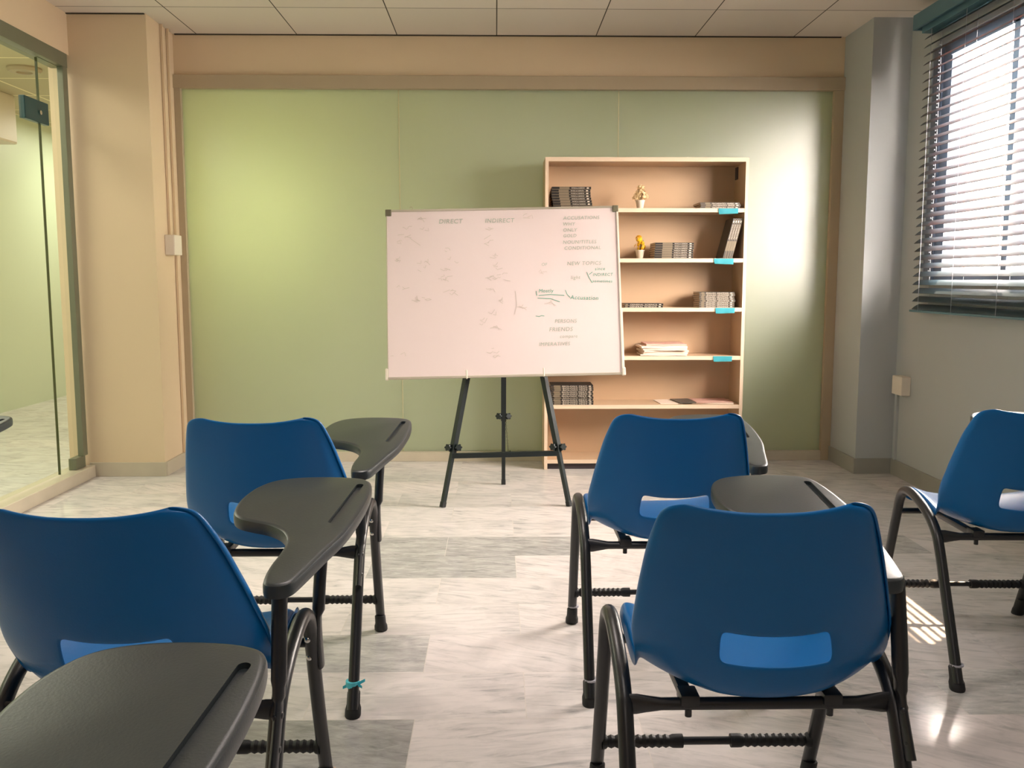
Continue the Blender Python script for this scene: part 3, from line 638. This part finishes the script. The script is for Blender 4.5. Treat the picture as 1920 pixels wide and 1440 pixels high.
# ------------------------------------------------------------------ tablet-arm chair
def make_chair():
    t = thing('tablet_chair', 'blue chair', 'chair')
    # --- shell. rows: centre (y,z), edge (x,y,z)
    rows = [((.212, .424), (.185, .200, .432)), ((.220, .438), (.200, .207, .450)), ((.205, .452), (.212, .200, .472)),
            ((.15, .452), (.224, .150, .494)), ((.08, .444), (.228, .09, .500)), ((.01, .436), (.228, .02, .490)), ((-.06, .426), (.225, -.03, .470)),
            ((-.105, .419), (.222, -.065, .468)), ((-.140, .420), (.228, -.09, .488)), ((-.166, .434), (.232, -.108, .515)), ((-.183, .470), (.233, -.122, .540)),
            ((-.193, .498), (.229, -.138, .566)), ((-.203, .528), (.222, -.155, .598)), ((-.213, .559), (.216, -.170, .632)), ((-.227, .605), (.206, -.193, .676)), ((-.240, .66), (.194, -.218, .728)),
            ((-.256, .715), (.183, -.238, .762)), ((-.268, .755), (.176, -.249, .783)), ((-.276, .778), (.168, -.256, .797)), ((-.281, .790), (.152, -.262, .806)), ((-.283, .797), (.128, -.268, .809))]
    us = [-1, -.93, -.8, -.62, -.43, -.37, -.2, 0, .2, .37, .43, .62, .8, .93, 1]
    bm = bmesh.new(); G = []
    for (cy, cz), (ex, ey, ez) in rows:
        r = []
        for u in us:
            k = abs(u)**2.4; r.append(bm.verts.new((ex*u, cy+(ey-cy)*k, cz+(ez-cz)*k)))
        # turned-over rim: down along the seat sides, forward along the back
        j = len(G); n_ = len(rows); t_ = min(1, max(0, (j-6)/5)); drop = .034*(1-t_)*(min(1, j/3)); fwd = .020*t_*(1 if j < n_-5 else (n_-1-j)/5)
        for s, at in ((-1, 0), (1, len(r))):
            r.insert(at, bm.verts.new((s*(ex+.005), ey+fwd+.004*(1-t_)*0, ez-drop)))
        G.append(r)
    for j in range(len(G)-1):
        for i in range(len(us)+1):
            if 11 <= j <= 12 and 5 <= i <= 10: continue
            bm.faces.new([G[j][i], G[j][i+1], G[j+1][i+1], G[j+1][i]])
    bmesh.ops.recalc_face_normals(bm, faces=bm.faces)
    o = mesh_obj('seat_shell', bm, M['blue'], t, False)
    for p in o.data.polygons: p.use_smooth = True
    so = o.modifiers.new('s', 'SOLIDIFY'); so.thickness = .0085; so.offset = 0
    sb = o.modifiers.new('b', 'SUBSURF'); sb.levels = 2; sb.render_levels = 2
    bake(o)
    for p in o.data.polygons: p.use_smooth = True
    for v in o.data.vertices: v.co.x -= .02*max(0, v.co.z-.50)
    # --- side frames
    FX = .2470
    path = smoothpath([(0, -.307, .02), (0, -.23, .19), (0, -.15, .365), (0, -.112, .42), (0, -.05, .458), (0, .03, .484), (0, .09, .49), (0, .130, .478), (0, .155, .445), (0, .170, .40), (0, .235, .20), (0, .303, .02)], 6)
    for s in (-1, 1):
        bm = bmesh.new(); tube(bm, [(s*FX, p.y, p.z) for p in path], .0152, 16)
        fr = mesh_obj('side_frame', bm, M['black'], t, True)
        for yf, dy in ((-.307, -.23-(-.307)), (.303, .235-.303)):
            bm = bmesh.new(); d = Vector((0, dy, .18)).normalized(); base = Vector((s*FX, yf, .0))
            n = 24; rings = []
            for zz, r_ in ((0, .0185), (.004, .0210), (.02, .0208), (.03, .0182), (.058, .0176), (.061, .0155)):
                rings.append([bm.verts.new(base+Vector((math.cos(6.2832*k/n)*r_*(1+(.04 if (k % 2 and zz < .03) else 0)), math.sin(6.2832*k/n)*r_, 0))+Vector((0, d.y/d.z*zz, zz))) for k in range(n)])
            for i in range(5):
                for k in range(n): bm.faces.new([rings[i][k], rings[i][(k+1) % n], rings[i+1][(k+1) % n], rings[i+1][k]])
            bm.faces.new(rings[0][::-1]); bm.faces.new(rings[-1])
            mesh_obj('rubber_foot', bm, M['rubber'], fr, True)
    # --- rear crossbar, flattened ends
    bm = bmesh.new(); xs = [-.243, -.225, -.18, -.1, 0, .1, .18, .225, .243]
    tube(bm, [(x, -.128, .402) for x in xs], .0115, 12, flat=[(1.7, .6), (1.7, .6), (1, 1), (1, 1), (1, 1), (1, 1), (1, 1), (1.7, .6), (1.7, .6)])
    mesh_obj('rear_crossbar', bm, M['black'], t, True)
    bm = bmesh.new(); tube(bm, [(-.243, .168, .405), (0, .168, .405), (.243, .168, .405)], .010, 12); mesh_obj('front_crossbar', bm, M['black'], t, True)
    for x in (-.13, .13):
        bm = bmesh.new(); box(bm, x-.011, x+.011, -.14, .18, .398, .416, bev=.002); box(bm, x-.017, x+.017, -.145, -.10, .404, .424, bev=.003)
        tube(bm, [(x, -.128, .402), (x, -.128, .378)], .0065, 10); mesh_obj('seat_rail', bm, M['black'], t, True)
    # --- footrest between the front legs, with two ribbed sleeves
    yb, zb = .262, .122
    bm = bmesh.new(); tube(bm, [(-FX, yb, zb), (FX, yb, zb)], .009, 12); fb = mesh_obj('footrest_bar', bm, M['black'], t, True)
    for s in (-1, 1):
        bm = bmesh.new(); pts = []; rr = []; x = .055
        for i in range(23):
            pts.append((s*(x+i*.0078), yb, zb)); rr.append(.0155 if i < 3 else (.0152 if i % 2 else .0118))
        pts += [(s*(.055+22*.0078+.004), yb, zb), (s*(FX-.008), yb, zb)]; rr += [.0160, .0180]
        tube(bm, pts, rr, 12); mesh_obj('ribbed_sleeve', bm, M['rubber'], fb, True)
    # --- tablet posts
    PX = .252
    bm = bmesh.new(); pts = smoothpath([(PX, -.196, .325), (PX, -.172, .365), (PX, -.148, .41), (PX, -.140, .45), (PX, -.128, .52), (PX-.001, -.112, .605), (PX-.002, -.104, .632)], 5)
    tube(bm, pts, .0145, 14, flat=[(.55, 1.15) if p.z < .425 else ((.8, 1.05) if p.z < .455 else (1, 1)) for p in pts]); po = mesh_obj('tablet_post', bm, M['black'], t, True)
    for (y, z) in ((-.152, .403), (-.177, .352)):
        bm = bmesh.new(); bmesh.ops.create_uvsphere(bm, u_segments=14, v_segments=8, radius=.0078, matrix=Matrix.Translation((PX+.006, y, z)) @ Matrix.Scale(.55, 4, (1, 0, 0)))
        bmesh.ops.create_uvsphere(bm, u_segments=14, v_segments=8, radius=.0065, matrix=Matrix.Translation((PX-.002, y-.011, z)))
        mesh_obj('rivet', bm, M['black'], po, True)
    bm = bmesh.new(); pts = smoothpath([(PX+.010, .190, .345), (PX+.010, .178, .40), (PX+.010, .172, .45), (PX+.012, .180, .52), (PX+.016, .20, .60), (PX+.02, .215, .672)], 5)
    tube(bm, pts, .0135, 14, flat=[(.5, 1.15) if p.z < .47 else (1, 1) for p in pts]); po = mesh_obj('tablet_post', bm, M['black'], t, True)
    for (y, z) in ((.164, .418), (.181, .372)):
        bm = bmesh.new(); bmesh.ops.create_uvsphere(bm, u_segments=14, v_segments=8, radius=.0075, matrix=Matrix.Translation((PX-.010, y-.012, z)))
        ri = mesh_obj('screw', bm, M['chrome'], po, True); ri['label'] = 'shiny silver screw'
    # --- tablet
    out = [(.223, -.10), (.230, -.140), (.252, -.150), (.276, -.138), (.289, -.10), (.311, 0), (.334, .10), (.346, .20), (.352, .30), (.350, .385), (.338, .430), (.305, .452), (.24, .462), (.17, .458), (.115, .435), (.083, .385), (.070, .32), (.070, .26), (.078, .215), (.098, .185), (.13, .165), (.17, .145), (.205, .11), (.225, .06), (.227, 0), (.223, -.05)]
    n = len(out); sp = []
    P = [Vector((a, b, 0)) for a, b in out]
    for i in range(n):
        p0, p1, p2, p3 = P[i-1], P[i], P[(i+1) % n], P[(i+2) % n]
        for k in range(5):
            tt = k/5; sp.append(.5*((2*p1)+(p2-p0)*tt+(2*p0-5*p1+4*p2-p3)*tt*tt+(3*p1-p0-3*p2+p3)*tt**3))
    bm = bmesh.new(); rings = []; m_ = len(sp)
    nor = []
    for i in range(m_):
        d = (sp[(i+1) % m_]-sp[i-1]).normalized(); nor.append(Vector((d.y, -d.x, 0)))
    for off, zz in ((.006, -.028), (.001, -.026), (0, -.020), (0, -.008), (.0015, -.003), (.005, -.0006), (.010, 0)):
        rings.append([bm.verts.new(sp[i]-nor[i]*off+Vector((0, 0, zz))) for i in range(m_)])
    for j in range(len(rings)-1):
        for i in range(m_): bm.faces.new([rings[j][i], rings[j][(i+1) % m_], rings[j+1][(i+1) % m_], rings[j+1][i]])
    bm.faces.new(rings[0][::-1]); bm.faces.new(rings[-1])
    bmesh.ops.recalc_face_normals(bm, faces=bm.faces)
    tb = mesh_obj('tablet', bm, M['tablet'], t)
    bm = bmesh.new(); a = Vector((.298, .160, 0)); b = Vector((.321, .395, 0)); rg = .0085; d = (b-a).normalized(); nn = Vector((d.y, -d.x, 0)); capn = 8; loop = []
    for k in range(capn+1):
        th_ = -math.pi/2+math.pi*k/capn; loop.append(b+nn*(-math.sin(th_))*rg*-1+d*math.cos(th_)*rg)
    for k in range(capn+1):
        th_ = math.pi/2+math.pi*k/capn; loop.append(a+nn*(math.sin(th_))*rg+d*math.cos(th_)*rg)
    lo = [bm.verts.new(p+Vector((0, 0, -.008))) for p in loop]; hi = [bm.verts.new(p+Vector((0, 0, .02))) for p in loop]; q = len(loop)
    for i in range(q): bm.faces.new([lo[i], lo[(i+1) % q], hi[(i+1) % q], hi[i]])
    bm.faces.new(lo[::-1]); bm.faces.new(hi); bmesh.ops.remove_doubles(bm, verts=bm.verts, dist=.0001); bmesh.ops.recalc_face_normals(bm, faces=bm.faces)
    cut = mesh_obj('cutter', bm, M['groove'])
    bo = tb.modifiers.new('b', 'BOOLEAN'); bo.object = cut; bo.operation = 'DIFFERENCE'; bo.solver = 'EXACT'
    bake(tb); bpy.data.objects.remove(cut)
    for p in tb.data.polygons: p.use_smooth = True
    tb.data.set_sharp_from_angle(angle=R(32))
    # tilt: rear .640, front .700
    for v in tb.data.vertices: v.co.z += .640+.0600*(v.co.y+.15)/.61
    return t
CH = make_chair()
spots = [
    ((-.640, 1.690), 0, 'blue tablet-arm chair directly behind the one with a taped leg, cut by the foreground tablet'),
    ((-.635, 2.640), 0, 'blue tablet-arm chair with a scrap of blue tape on its rear leg'),
    ((-.635, .690), 0, 'foreground chair at the bottom edge, only its big dark writing tablet showing'),
    ((-2.02, 2.72), 0, 'tablet chair by the glass door, only the tip of its dark tablet showing'),
    ((.480, 1.700), 0, 'closest blue tablet-arm chair with its whole back and hand hole showing'),
    ((.505, 2.695), 0, 'blue tablet-arm chair standing before the bookcase, behind the closest chair'),
    ((1.580, 2.760), -2, 'blue tablet-arm chair beside the right wall next to the sunlit floor patch'),
]
chairs = []
for i, ((x, y), rz, lab) in enumerate(spots):
    c = CH if i == 0 else dup(CH)
    c.location = (x, y, 0); c.rotation_euler = (0, 0, R(rz)); c['label'] = lab; c['group'] = 'blue tablet-arm chairs in rows'; chairs.append(c)
def tweak(ch, name, piv, yaw, dx=0, dy=0):
    for c in ch.children:
        if c.name.split('.')[0] in name:
            p = Vector(piv); c.matrix_local = Matrix.Translation(p+Vector((dx, dy, 0))) @ Matrix.Rotation(R(yaw), 4, 'Z') @ Matrix.Translation(-p)
# shells and tablets sit a little skew on the worn frames
for ch, k_ in ((chairs[6], .09), (chairs[0], .03)):
    for c in ch.children:
        if c.name.startswith('seat_shell'):
            c.data = c.data.copy()
            for v in c.data.vertices: v.co.x -= k_*max(0, v.co.z-.50)
for c in chairs[4].children:
    if c.name.startswith('seat_shell'):
        c.data = c.data.copy()
        for v in c.data.vertices: v.co.x += .010-.125*max(0, v.co.z-.50)
tweak(chairs[4], ('tablet',), (.27, -.1, 0), 4, -.028)
# tape scrap on the rear leg of the second chair, wire rings on two others
def at_leg(z, s=1, rear=True):
    if rear: return Vector((s*.2435, -.307+(z-.02)*(.077/.17), z))
    return Vector((s*.2435, .303-(z-.02)*(.068/.18), z))
bm = bmesh.new(); c = at_leg(.082); tube(bm, [c-Vector((0, 0, .008)), c, c+Vector((0, 0, .008))], [.0185, .0190, .0185], 12)
for a, b in (((.014, -.006, 0), (.034, -.012, .014)), ((-.014, -.006, -.004), (-.027, -.01, -.008)), ((.012, -.008, .002), (.026, -.016, -.004))):
    v = [bm.verts.new(c+Vector(a)+Vector((0, 0, s*.005))) for s in (-1, 1)]+[bm.verts.new(c+Vector(b)+Vector((.002, 0, s*.004))) for s in (1, -1)]
    f = bm.faces.new(v); bmesh.ops.solidify(bm, geom=[f], thickness=.001)
o = mesh_obj('tape_scrap', bm, M['cyan'], chairs[1]); o['label'] = 'torn blue tape scrap'
for ch, s, rear, z in ((chairs[5], -1, False, .066), (chairs[6], -1, True, .068), (chairs[5], -1, True, .066)):
    bm = bmesh.new(); c = at_leg(z, s, rear); tube(bm, [c-Vector((0, 0, .0025)), c+Vector((0, 0, .0025))], .0190, 12)
    o = mesh_obj('wire_ring', bm, M['cord'], ch); o['label'] = 'pale ring above the rubber foot'
# curled paper scrap on the floor
bm = bmesh.new()
for k in range(6):
    a = rnd.uniform(0, 6); pts = [Vector((math.cos(a+j*.7)*.012*rnd.uniform(.6, 1.2), math.sin(a+j*.7)*.010, .003+.004*j*rnd.random())) for j in range(4)]
    v = [bm.verts.new(p) for p in pts]; f = bm.faces.new(v); bmesh.ops.solidify(bm, geom=[f], thickness=.0006)
o = mesh_obj('paper_scrap', bm, M['paper']); o.location = (-.395, 2.055, 0.001); tag(o, 'crumpled white paper scrap on the floor at a front leg', 'paper scrap')
